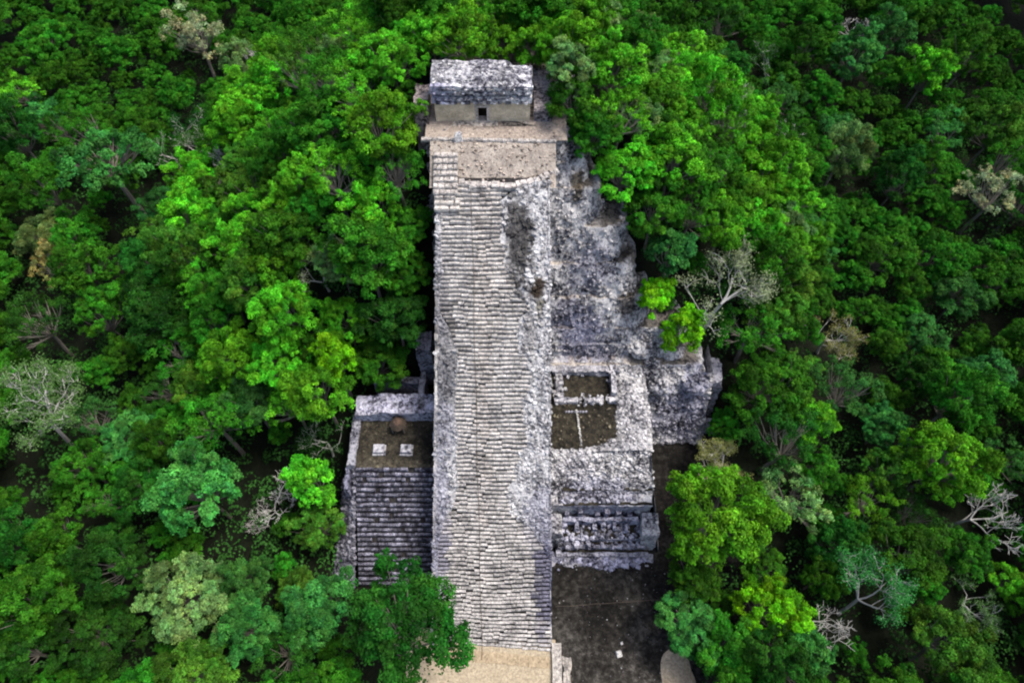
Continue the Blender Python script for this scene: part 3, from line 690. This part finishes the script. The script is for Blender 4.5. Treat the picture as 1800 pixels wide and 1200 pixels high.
# ------------------------------------------------------------------ trees
def quads(P, Nn, S, tint, rs):
    """leaf faces: P centres, Nn normals, S sizes -> arrays"""
    n = len(P)
    a = np.cross(Nn, rs.normal(size=(n, 3))); a /= np.linalg.norm(a, axis=1)[:, None]+1e-9
    b = np.cross(Nn, a)
    k = S[:, None]; l = k*rs.uniform(.55, .95, (n, 1))
    V = np.stack([P-a*k*.5, P-b*l*.5+Nn*k*.10, P+a*k*.5, P+b*l*.5+Nn*k*.10], 1).reshape(-1, 3)
    T = np.repeat(tint, 4, axis=0)
    return V, T
def mesh_quads(name, V, T, mat):
    me = bpy.data.meshes.new(name); n = len(V)
    me.vertices.add(n); me.vertices.foreach_set('co', V.astype(np.float32).ravel())
    me.loops.add(n); me.loops.foreach_set('vertex_index', np.arange(n, dtype=np.int32))
    me.polygons.add(n//4); me.polygons.foreach_set('loop_start', np.arange(0, n, 4, dtype=np.int32))
    me.update(calc_edges=True)
    ca = me.color_attributes.new('tint', 'FLOAT_COLOR', 'POINT')
    a = np.ones((n, 4), dtype=np.float32); a[:, :3] = T; ca.data.foreach_set('color', a.ravel())
    me.materials.append(mat); return me
def unit(v): return v/(np.linalg.norm(v, axis=1)[:, None]+1e-9)
def crown_mesh(seed, rx, rz, h, nl, lr, dens=1., leaf=(.14, .28), flat=0., holes=0.):
    """lobes on a dome, twig clusters on each lobe, leaves on each cluster; the crown centre is at height h"""
    rs = np.random.RandomState(seed); Vs, Ts, C = [], [], []
    ga = 2.39996
    for i in range(nl):
        t = (i+.5)/nl
        ph = math.acos(1-1.5*t); th = i*ga+rs.uniform(-.4, .4)        # from zenith to below the equator
        k = rs.uniform(.6, 1.05)*(1+.16*math.sin(2*th+seed)+.1*math.sin(3*th+seed*2))
        c = np.array([rx*k*math.sin(ph)*math.cos(th), rx*k*math.sin(ph)*math.sin(th), h+rz*k*math.cos(ph)*(1-flat)+rs.uniform(-.5, .6)])
        if rs.rand() < holes: continue
        r = lr*rs.uniform(.6, 1.4); C.append((c, r)); lt = rs.uniform(.5, 1.5); ly = rs.uniform(.85, 1.25)
        ns = int(12*dens)+2
        d = unit(rs.normal(size=(ns, 3))); d[:, 2] = np.abs(d[:, 2])*.9+.0*d[:, 2]-.25*(rs.rand(ns) < .35)
        d = unit(d)
        for q in range(ns):
            sc_ = c + d[q]*r*rs.uniform(.55, .95); sr = r*rs.uniform(.26, .46)
            m = int(66*dens*(sr/.5)**1.6)+8
            e = unit(rs.normal(size=(m, 3))); e[:, 2] = np.where(e[:, 2] < -.3, -e[:, 2], e[:, 2])
            P = sc_ + e*sr*rs.uniform(.6, 1.18, (m, 1))
            nn = unit(e*.9 + d[q]*.35 + np.array([0, 0, .45]) + rs.normal(size=(m, 3))*.42)
            S = rs.uniform(leaf[0], leaf[1], m)
            tb = lt*rs.uniform(.6, 1.45)*rs.uniform(.5, 1.5, (m, 1))
            tint = np.hstack([tb*ly*rs.uniform(.85, 1.2), tb, tb*rs.uniform(.8, 1.1)])
            V, T = quads(P, nn, S, tint, rs); Vs.append(V); Ts.append(T)
    return mesh_quads('crown', np.vstack(Vs), np.vstack(Ts), M_leaf), C
def limb_mesh(seed, C, h, H0, mat, rad=.2, extra=2):
    rr = random.Random(seed); mb = MB()
    lean = Vector((rr.uniform(-.8, .8), rr.uniform(-.8, .8), 0)); fork = Vector((0, 0, H0))+lean
    mb.tube([(0, 0, -1.0), (lean.x*.15, lean.y*.1, H0*.35), (lean.x*.6, lean.y*.65, H0*.7), fork], [rad*1.3, rad, rad*.85, rad*.7], 7)
    for (c, r) in C:
        if rr.random() < .3: continue
        c = Vector(c); m = fork.lerp(c, .5)+Vector((rr.uniform(-.4, .4), rr.uniform(-.4, .4), -.3))
        mb.tube([fork-Vector((0, 0, .5)), m, c+Vector((0, 0, r*.4))], [rad*.5, rad*.28, rad*.08], 5)
        for q in range(extra):
            e = m.lerp(c, rr.random()*.6)+Vector((rr.uniform(-1, 1), rr.uniform(-1, 1), rr.uniform(.2, 1.2)))*r
            mb.tube([m, e], [rad*.2, rad*.06], 4)
    o = mb.build('trunk', mat); col.objects.unlink(o); return o.data
def bare_meshes(seed, H0, spread, levels=5, leaves=0.):
    rr = random.Random(seed); mt = MB(); mbr = MB(); tips = []
    def grow(p, d, L, r, lv):
        n = 3; pts = [p]; rad = [r]
        for i in range(n):
            d = (d+Vector((rr.uniform(-.22, .22), rr.uniform(-.22, .22), rr.uniform(-.08, .16)))).normalized()
            p = p+d*L/n; pts.append(p); rad.append(r*(1-.35*(i+1)/n))
        (mt if lv == 0 else mbr).tube(pts, rad, 6 if lv < 2 else 4)
        if lv >= levels: tips.append(p); return
        for k in range(rr.choice((2, 3, 3)) if lv else 4):
            a = rr.uniform(0, 6.283); t = rr.uniform(.45, .95) if lv else rr.uniform(.7, 1.1)
            ax = Vector((math.cos(a), math.sin(a), rr.uniform(-.1, .5)))
            nd = (d*(1-t*.55)+ax*t*.95).normalized()
            if nd.z < -.05: nd.z = .1
            q = pts[-1] if rr.random() < .65 else pts[-2]
            grow(q, nd, L*rr.uniform(.6, .8) if lv else spread*rr.uniform(.38, .5), max(.03, rad[-1]*rr.uniform(.6, .78)), lv+1)
    grow(Vector((0, 0, -1)), Vector((rr.uniform(-.1, .1), rr.uniform(-.1, .1), 1)), H0, .24, 0)
    a = mt.build('trunk', M_bare); b = mbr.build('branches', M_bare); col.objects.unlink(a); col.objects.unlink(b)
    lm = None
    if leaves > 0:
        rs = np.random.RandomState(seed); Vs = []; Ts = []
        for p in tips:
            m = int(26*leaves)
            e = unit(rs.normal(size=(m, 3))); P = np.array(p)+e*rs.uniform(.1, .75, (m, 1))
            V, T = quads(P, unit(e+np.array([0, 0, .7])), rs.uniform(.1, .22, m), np.ones((m, 3))*rs.uniform(.7, 1.3, (m, 1)), rs); Vs.append(V); Ts.append(T)
        lm = mesh_quads('crown', np.vstack(Vs), np.vstack(Ts), M_leaf)
    return a.data, b.data, lm

PROTO = {}     # kind -> list of (dict part->mesh, crown radius, crown centre height)
def mk(kind, seed, rx, rz, h, nl, lr, **kw):
    ex = kw.pop('extra', 1); tr = kw.pop('rad', .2)
    cm, C = crown_mesh(seed, rx, rz, h, nl, lr, **kw)
    PROTO.setdefault(kind, []).append(({'crown': cm, 'trunk': limb_mesh(seed, C, h, h-rz*.75, M_bark, tr, ex)}, rx+lr*.6, h))
for s in range(5): mk('broadleaf', 10+s, 3.5+.28*s, 3.7-.1*s, 8.2, 46+5*s, .88, dens=.95)
for s in range(3): mk('clumpy', 30+s, 3.7, 3.9, 8.4, 36+s, 1.0, dens=.95, holes=.12)
for s in range(2): mk('airy', 40+s, 3.8, 3.2, 8.6, 34, .85, dens=.6, holes=.1, extra=3, rad=.26, leaf=(.12, .23))
mk('umbrella', 50, 4.2, 1.7, 9.2, 40, .8, dens=.9, flat=.25, extra=3, rad=.3)
for s in range(2): mk('young', 60+s, 2.2, 2.7, 7.0, 22, .75, dens=.95)
for s, lv, lf_ in ((0, 5, 1.1), (1, 5, .8), (2, 5, .0)):
    a, b, l = bare_meshes(70+s, 5.5, 5.4, lv, lf_)
    d = {'trunk': a, 'branches': b}
    if l: d['crown'] = l
    PROTO.setdefault('bare', []).append((d, 4.2, 9.0))
KN = {'broadleaf': 'broadleaf_tree', 'clumpy': 'clumpy_tree', 'airy': 'airy_tree', 'umbrella': 'umbrella_tree', 'young': 'young_tree', 'bare': 'bare_tree'}
COLS = {'bright': (.076, .285, .012), 'mid': (.031, .132, .008), 'deep': (.017, .076, .008), 'yellow': (.105, .32, .006), 'blue': (.036, .150, .028),
        'olive': (.050, .145, .013), 'pale': (.10, .20, .055), 'grey': (.19, .23, .12), 'rust': (.19, .19, .06)}
CW = {'bright': 'bright green', 'mid': 'mid green', 'deep': 'dark green', 'yellow': 'lime yellow', 'blue': 'bluish green', 'olive': 'olive green', 'pale': 'pale green', 'grey': 'greyish', 'rust': 'rusty yellow'}
trees = []       # dicts
def march(px, py, hc):
    d = ray(px, py); t = 40.
    while t < 260:
        z = CAM_Z+d.z*t
        if z <= max(0, G(d.x*t, d.y*t))+hc: break
        t += .4
    return d.x*t, d.y*t
def plant(kind, x, y, s, c, z=None, var=None, special=None):
    P = PROTO[kind]; i = var if var is not None else R.randrange(len(P)); parts, r, h = P[i]
    gz = max(0, G(x, y)) if z is None else z
    sz = s*R.uniform(.8, 1.32)
    trees.append(dict(kind=kind, i=i, x=x, y=y, z=gz, s=s, sz=sz, c=c, r=r*s, h=h*sz, special=special, rot=R.uniform(0, 6.283), kb=R.uniform(.82, 1.18)))
def special(px, py, rpx, kind, c, lab=None, hs=1., var=None):
    P = PROTO[kind]; i = var if var is not None else R.randrange(len(P)); parts, r, h = P[i]
    s = 1.
    for _ in range(3):
        x, y = march(px, py, h*s*hs*.97); dep = proj(x, y, G(x, y)+h*s)[2]; s = rpx*dep/F/r
        s = max(.45, min(2.2, s))
    plant(kind, x, y, s, c, var=i, special=lab); trees[-1]['kb'] = 1.; trees[-1]['sz'] = s*hs; trees[-1]['h'] = h*s*hs
SPEC = [
 (1278, 468, 92, 'bare', 'grey', 'large pale leafless tree with spreading white limbs right of the pyramid', 1, 1),
 (555, 448, 50, 'bare', 'grey', 'pale leafless tree standing left of the middle of the staircase', 1, 1),
 (348, 68, 52, 'airy', 'grey', 'grey feathery tree near the top edge, far left of the temple', 1.1, 0),
 (192, 285, 78, 'umbrella', 'blue', 'wide flat bluish tree with a long exposed trunk in the left forest', 1.15, 0),
 (28, 715, 80, 'bare', 'pale', 'pale half bare tree on the left edge of the photo', 1.1, 0),
 (95, 465, 42, 'airy', 'rust', 'rusty yellow tinged airy tree near the left edge', 1, 1),
 (1165, 95, 45, 'airy', 'pale', None, 1, 0), (1160, 130, 32, 'bare', 'grey', 'thin bare tree behind the right shoulder of the temple hill', .9, 1),
 (1200, 585, 42, 'young', 'yellow', 'lime yellow young tree touching the rubble terraces, lower of the pair', 1, 0),
 (1150, 525, 34, 'young', 'yellow', 'lime yellow young tree beside the middle right terrace, upper of the pair', 1, 1),
 (565, 690, 66, 'clumpy', 'bright', 'big yellowish green domed tree just left of the dark chamber', 1.05, 0),
 (600, 655, 40, 'young', 'yellow', None, 1.25, 0),
 (1255, 910, 98, 'broadleaf', 'bright', 'very large bright green domed tree right of the collapsed chamber', 1.1, 2),
 (712, 1100, 104, 'clumpy', 'deep', 'huge clumpy green tree overhanging the foot of the main staircase', 1.1, 1),
 (560, 1070, 62, 'broadleaf', 'blue', 'bluish green tree left of the huge tree at the staircase foot', .95, 0),
 (1480, 565, 52, 'bare', 'rust', 'brownish bare tree in the right forest beyond the large white limbed one', 1, 1),
 (1285, 800, 52, 'bare', 'rust', 'low brownish bare tree above the very large bright green tree', .85, 0),
 (1390, 880, 62, 'airy', 'pale', 'pale green airy tree behind the very large bright tree', 1, 1),
 (1740, 345, 52, 'airy', 'grey', 'greyish airy tree near the right edge level with the stair head', 1, 0),
 (1480, 690, 58, 'airy', 'blue', 'pale bluish airy tree in the middle of the right forest', 1, 0),
 (1350, 1075, 60, 'clumpy', 'yellow', 'yellow green clumpy tree near the bottom right of the dark yard', .95, 2),
 (1215, 1020, 46, 'broadleaf', 'mid', None, .85, 0), (1210, 1100, 60, 'broadleaf', 'blue', None, .8, 1), (1275, 1140, 58, 'clumpy', 'mid', None, .9, 0),
 (460, 915, 30, 'bare', 'grey', 'small bare tree among green crowns left of the dark steps', .9, 2),
 (1740, 1060, 50, 'bare', 'pale', 'pale thin bare tree near the lower right edge', 1, 1),
 (820, 75, 58, 'broadleaf', 'bright', 'bright green tree directly behind the temple roof', 1.0, 1), (880, 80, 42, 'broadleaf', 'bright', None, 1.0, 2),
 (760, 70, 40, 'broadleaf', 'bright', None, 1.0, 0), (940, 95, 45, 'clumpy', 'bright', None, 1.0, 0),
 (1000, 90, 62, 'broadleaf', 'bright', None, 1.05, 3), (690, 110, 60, 'broadleaf', 'bright', None, 1.0, 4), (630, 160, 60, 'airy', 'bright', None, 1.0, 0), (1075, 130, 62, 'broadleaf', 'bright', None, 1.0, 1),
 (680, 225, 66, 'clumpy', 'bright', None, 1.0, 1), (700, 300, 55, 'airy', 'mid', 'soft grey green tree hugging the left border of the stair head', 1.0, 1), (720, 400, 42, 'broadleaf', 'mid', None, .9, 2), (715, 480, 44, 'clumpy', 'mid', None, .9, 2),
 (700, 570, 55, 'broadleaf', 'deep', None, .95, 0), (670, 640, 55, 'broadleaf', 'mid', None, 1.0, 3), (1005, 190, 48, 'clumpy', 'mid', 'green tree close beside the right corner of the temple', 1.0, 1),
 (1040, 240, 48, 'broadleaf', 'mid', None, 1.0, 0), (1090, 210, 55, 'airy', 'bright', None, 1.0, 1), (1100, 310, 62, 'broadleaf', 'bright', None, 1.0, 4), (1150, 370, 58, 'broadleaf', 'mid', None, 1.0, 1),
 (1180, 290, 62, 'broadleaf', 'bright', None, 1.0, 0), (1265, 400, 55, 'clumpy', 'bright', None, 1.05, 0), (1180, 450, 42, 'young', 'blue', None, 1.0, 0), (560, 230, 70, 'broadleaf', 'mid', None, 1.0, 3),
 (380, 740, 70, 'airy', 'mid', None, 1.1, 0), (1350, 690, 72, 'broadleaf', 'mid', None, 1.05, 4), (280, 560, 62, 'broadleaf', 'deep', None, 1.0, 0), (1500, 100, 50, 'broadleaf', 'blue', None, 1.0, 1),
 (550, 850, 46, 'young', 'bright', None, 1.1, 0), (560, 930, 45, 'broadleaf', 'olive', None, .9, 1),
]
POLY = [(742, 110), (940, 105), (955, 190), (1000, 250), (1038, 285), (1066, 395), (1090, 400), (1120, 440), (1122, 510), (1152, 580), (1215, 600), (1252, 650), (1252, 748), (1215, 785), (1215, 830), (1160, 860), (1165, 985), (1185, 1090), (1225, 1215), (800, 1215), (800, 1110), (760, 1010), (585, 1030), (592, 880), (605, 735), (650, 705), (752, 660), (757, 350)]
def inpoly(x, y):
    c = False; j = len(POLY)-1
    for i in range(len(POLY)):
        xi, yi = POLY[i]; xj, yj = POLY[j]
        if (yi > y) != (yj > y) and x < (xj-xi)*(y-yi)/(yj-yi)+xi: c = not c
        j = i
    return c
def pdist(x, y):
    b = 1e9; j = len(POLY)-1
    for i in range(len(POLY)):
        (x1, y1), (x2, y2) = POLY[j], POLY[i]; dx, dy = x2-x1, y2-y1
        t = max(0, min(1, ((x-x1)*dx+(y-y1)*dy)/(dx*dx+dy*dy))); b = min(b, math.hypot(x-x1-t*dx, y-y1-t*dy)); j = i
    return b
for s in SPEC: special(*s)
# fill the forest: dart throwing on the ground
def clump_col(x, y, gz):
    n = nz(x, y, 0, .035, 40)+.5*nz(x, y, 0, .13, 7)+R.uniform(-.35, .35)
    up = gz/31
    if R.random() < .08: return R.choice(('pale', 'pale', 'olive', 'pale'))
    if gz > 6:
        if n+up*.9 > .35: return R.choice(('bright', 'bright', 'bright', 'mid'))
        return R.choice(('mid', 'bright', 'mid', 'olive'))
    far = sstep(35, 75, abs(x)) * (1 if x > 0 else .5)
    if n-far*.3 > .2: return R.choice(('bright', 'mid', 'mid', 'olive'))
    if n-far*.3 > -.2: return R.choice(('mid', 'mid', 'deep', 'blue'))
    return R.choice(('deep', 'deep', 'mid', 'blue'))
grid_ = {}
def near(x, y, d):
    gx, gy = int(x//8), int(y//8)
    for i in (-1, 0, 1):
        for j in (-1, 0, 1):
            for (a, b, r) in grid_.get((gx+i, gy+j), ()):
                if math.hypot(a-x, b-y) < d(r): return True
    return False
def put(x, y, r): grid_.setdefault((int(x//8), int(y//8)), []).append((x, y, r))
for t in trees: put(t['x'], t['y'], t['r'])
for t in trees:
    if t['special'] and t['kind'] in ('bare', 'umbrella', 'airy'): put(t['x'], t['y']-3.2, t['r']*1.05)
far_pts = []
for it in range(26000):
    if it < 17000: x, y = R.uniform(-115, 115), R.uniform(-14, 165)
    else: x, y = R.uniform(-115, 115), R.uniform(-14, 165)
    gz = max(0, G(x, y)); kind = R.choices(('broadleaf', 'clumpy', 'airy', 'young', 'umbrella', 'bare'), (41, 21, 17, 12, 3, 6))[0]
    i = R.randrange(len(PROTO[kind])); _, r, h = PROTO[kind][i]; s = R.uniform(.56, 1.06)
    if it > 17000: s *= .72
    px, py, dep = proj(x, y, gz+h*s); rp = r*s*F/dep
    if y > -6 and (-16.5 < x < 29) and y < 58 and inpoly(*proj(x, y, gz+1)[:2]): continue
    if inpoly(px, py) and not y > 70: continue
    if y < 68 and pdist(px, py) < rp*(.62 if px < 900 and py < 720 else (.78 if py < 750 or px < 900 else .6)): continue
    if y >= 66 and y < 70 and -11 < x < 8: continue
    if 3 < x < 22 and y < 20: continue
    if -18 < x < 5 and y < 17: continue
    nf = .66 if gz < 3 else .46
    if near(x, y, lambda q: (q+r*s)*nf): continue
    put(x, y, r*s)
    vis = -rp*.85 < px < 1800+rp*.85 and -rp*.8 < py < 1200+rp*.8
    if vis: plant(kind, x, y, s, clump_col(x, y, gz), var=i)
    else: far_pts.append((x, y, gz, s*1.05))
# ---- build the trees that show, each one of its own
print('trees in view', len(trees), 'beyond', len(far_pts))
ORD = ['first', 'second', 'third', 'fourth', 'fifth', 'sixth', 'seventh', 'eighth', 'ninth', 'tenth', 'eleventh', 'twelfth', 'thirteenth', 'fourteenth', 'fifteenth', 'sixteenth', 'seventeenth', 'eighteenth', 'nineteenth', 'twentieth']
def ordn(n): return ORD[n] if n < 20 else 'twenty ' + ORD[n-20]
for t in trees: t['px'], t['py'], t['dep'] = proj(t['x'], t['y'], t['z']+t['h'])
trees.sort(key=lambda t: (0 if t['special'] else 1, -t['r']*(1.2 if 0 < t['px'] < 1800 and 0 < t['py'] < 1200 else .5)/t['dep']))
far_pts += [(t['x'], t['y'], t['z'], t['r']/4.7) for t in trees[300:]]; trees = trees[:300]
BANDS = [(-200, 60, 'along the top edge'), (60, 150, 'level with the temple roof'), (150, 240, 'level with the temple doorway'), (240, 330, 'level with the stair head'), (330, 420, 'just below the stair head'),
         (420, 510, 'level with the white limbed tree'), (510, 600, 'level with mid staircase'), (600, 700, 'level with the walled room'), (700, 790, 'level with the twin altars'), (790, 880, 'just below the twin altars'),
         (880, 970, 'level with the collapsed chamber'), (970, 1060, 'level with the dark yard'), (1060, 1140, 'level with the staircase foot'), (1140, 1500, 'along the bottom edge')]
SHAPE = {'broadleaf': 'domed tree', 'clumpy': 'clumpy tree', 'airy': 'airy tree', 'umbrella': 'wide tree', 'young': 'small tree', 'bare': 'bare limbed tree'}
for lo, hi, nm in BANDS:
    for side_ in (0, 1):
        g = [t for t in trees if lo <= t['py'] < hi and (t['px'] >= 870) == bool(side_)]
        g.sort(key=lambda t: -t['px'] if side_ == 0 else t['px'])
        cnt = {}
        for t in g:
            key = (t['c'], t['kind']); n = cnt.get(key, 0); cnt[key] = n+1
            w1 = CW[t['c']] if t['kind'] != 'bare' else 'pale'
            t['label'] = '%s %s, %s such %s of ruins, %s' % (w1, SHAPE[t['kind']], ordn(n), 'right' if side_ else 'left', nm)
for t in trees:
    parts, _, _ = PROTO[t['kind']][t['i']]
    root = empty(KN[t['kind']], (t['x'], t['y'], t['z']-.1)); root.scale = (t['s'], t['s'], t['sz']); root.rotation_euler.z = t['rot']
    tag(root, t['special'] or t['label'], 'tree', 'trees of the surrounding forest')
    c = COLS[t['c']]; kb = t['kb']; hue = R.uniform(-.07, .07)*(not t['special'])
    for pn, me in parts.items():
        o = bpy.data.objects.new(pn, me); col.objects.link(o); o.parent = root
        o.color = (c[0]*kb*(1+hue), c[1]*kb, c[2]*kb*(1-hue), 1)
    t['root'] = root
# ---- forest beyond the frame: one mass, instanced
def forest(pts):
    me = bpy.data.meshes.new('forest'); me.from_pydata([(p[0], p[1], p[2]) for p in pts], [], [])
    a = me.attributes.new('sc', 'FLOAT', 'POINT'); a.data.foreach_set('value', [p[3] for p in pts])
    o = bpy.data.objects.new('forest', me); col.objects.link(o); o.color = (*COLS['mid'], 1)
    srcs = []
    for t in trees:
        if t['kind'] in ('broadleaf', 'clumpy') and (t['kind'], t['i']) not in [s[0] for s in srcs]:
            srcs.append(((t['kind'], t['i']), [q for q in t['root'].children if q.name.startswith('crown')][0]))
    g = bpy.data.node_groups.new('forest_scatter', 'GeometryNodeTree')
    g.interface.new_socket('Geometry', in_out='INPUT', socket_type='NodeSocketGeometry'); g.interface.new_socket('Geometry', in_out='OUTPUT', socket_type='NodeSocketGeometry')
    gi = g.nodes.new('NodeGroupInput'); go = g.nodes.new('NodeGroupOutput'); L = g.links.new
    gti = g.nodes.new('GeometryNodeGeometryToInstance')
    for _, ob in srcs[:5]:
        n = g.nodes.new('GeometryNodeObjectInfo'); n.inputs['Object'].default_value = ob; n.transform_space = 'ORIGINAL'
        L(n.outputs['Geometry'], gti.inputs[0])
    ip = g.nodes.new('GeometryNodeInstanceOnPoints'); L(gi.outputs[0], ip.inputs['Points']); L(gti.outputs[0], ip.inputs['Instance'])
    ip.inputs['Pick Instance'].default_value = True
    rv = g.nodes.new('FunctionNodeRandomValue'); rv.data_type = 'FLOAT_VECTOR'; rv.inputs[0].default_value = (0, 0, 0); rv.inputs[1].default_value = (0, 0, 6.28)
    L(rv.outputs[0], ip.inputs['Rotation'])
    na = g.nodes.new('GeometryNodeInputNamedAttribute'); na.data_type = 'FLOAT'; na.inputs[0].default_value = 'sc'; L(na.outputs[0], ip.inputs['Scale'])
    L(ip.outputs[0], go.inputs[0])
    md = o.modifiers.new('scatter', 'NODES'); md.node_group = g
    tag(o, 'unbroken jungle canopy surrounding the ruins beyond the nearer trees', 'forest', kind='stuff')
forest(far_pts)
# ---- undergrowth: low leaf mass under the canopy
rs = np.random.RandomState(5); Vs = []; Ts = []; n_ = 0
while n_ < 3800:
    x, y = rs.uniform(-85, 85), rs.uniform(-5, 135)
    gz = max(0, G(x, y)); px, py, _ = proj(x, y, gz+1.5)
    if not (-60 < px < 1860 and -60 < py < 1260): continue
    if -19 < x < 29 and (inpoly(px, py) or pdist(px, py) < 16) and y < 68: continue
    n_ += 1; r = rs.uniform(.7, 1.7); m = 46
    e = unit(rs.normal(size=(m, 3))); e[:, 2] = np.abs(e[:, 2])
    P = np.array([x, y, gz+rs.uniform(.2, 3.6)])+e*r
    V, T = quads(P, unit(e+rs.normal(size=(m, 3))*.5), rs.uniform(.25, .5, m), np.ones((m, 3))*rs.uniform(.5, 1.3), rs); Vs.append(V); Ts.append(T)
o = bpy.data.objects.new('undergrowth', mesh_quads('undergrowth', np.vstack(Vs), np.vstack(Ts), M_leaf)); col.objects.link(o); o.color = (.035, .10, .018, 1)
tag(o, 'dark green undergrowth filling the gaps beneath the forest trees', 'undergrowth', kind='stuff')
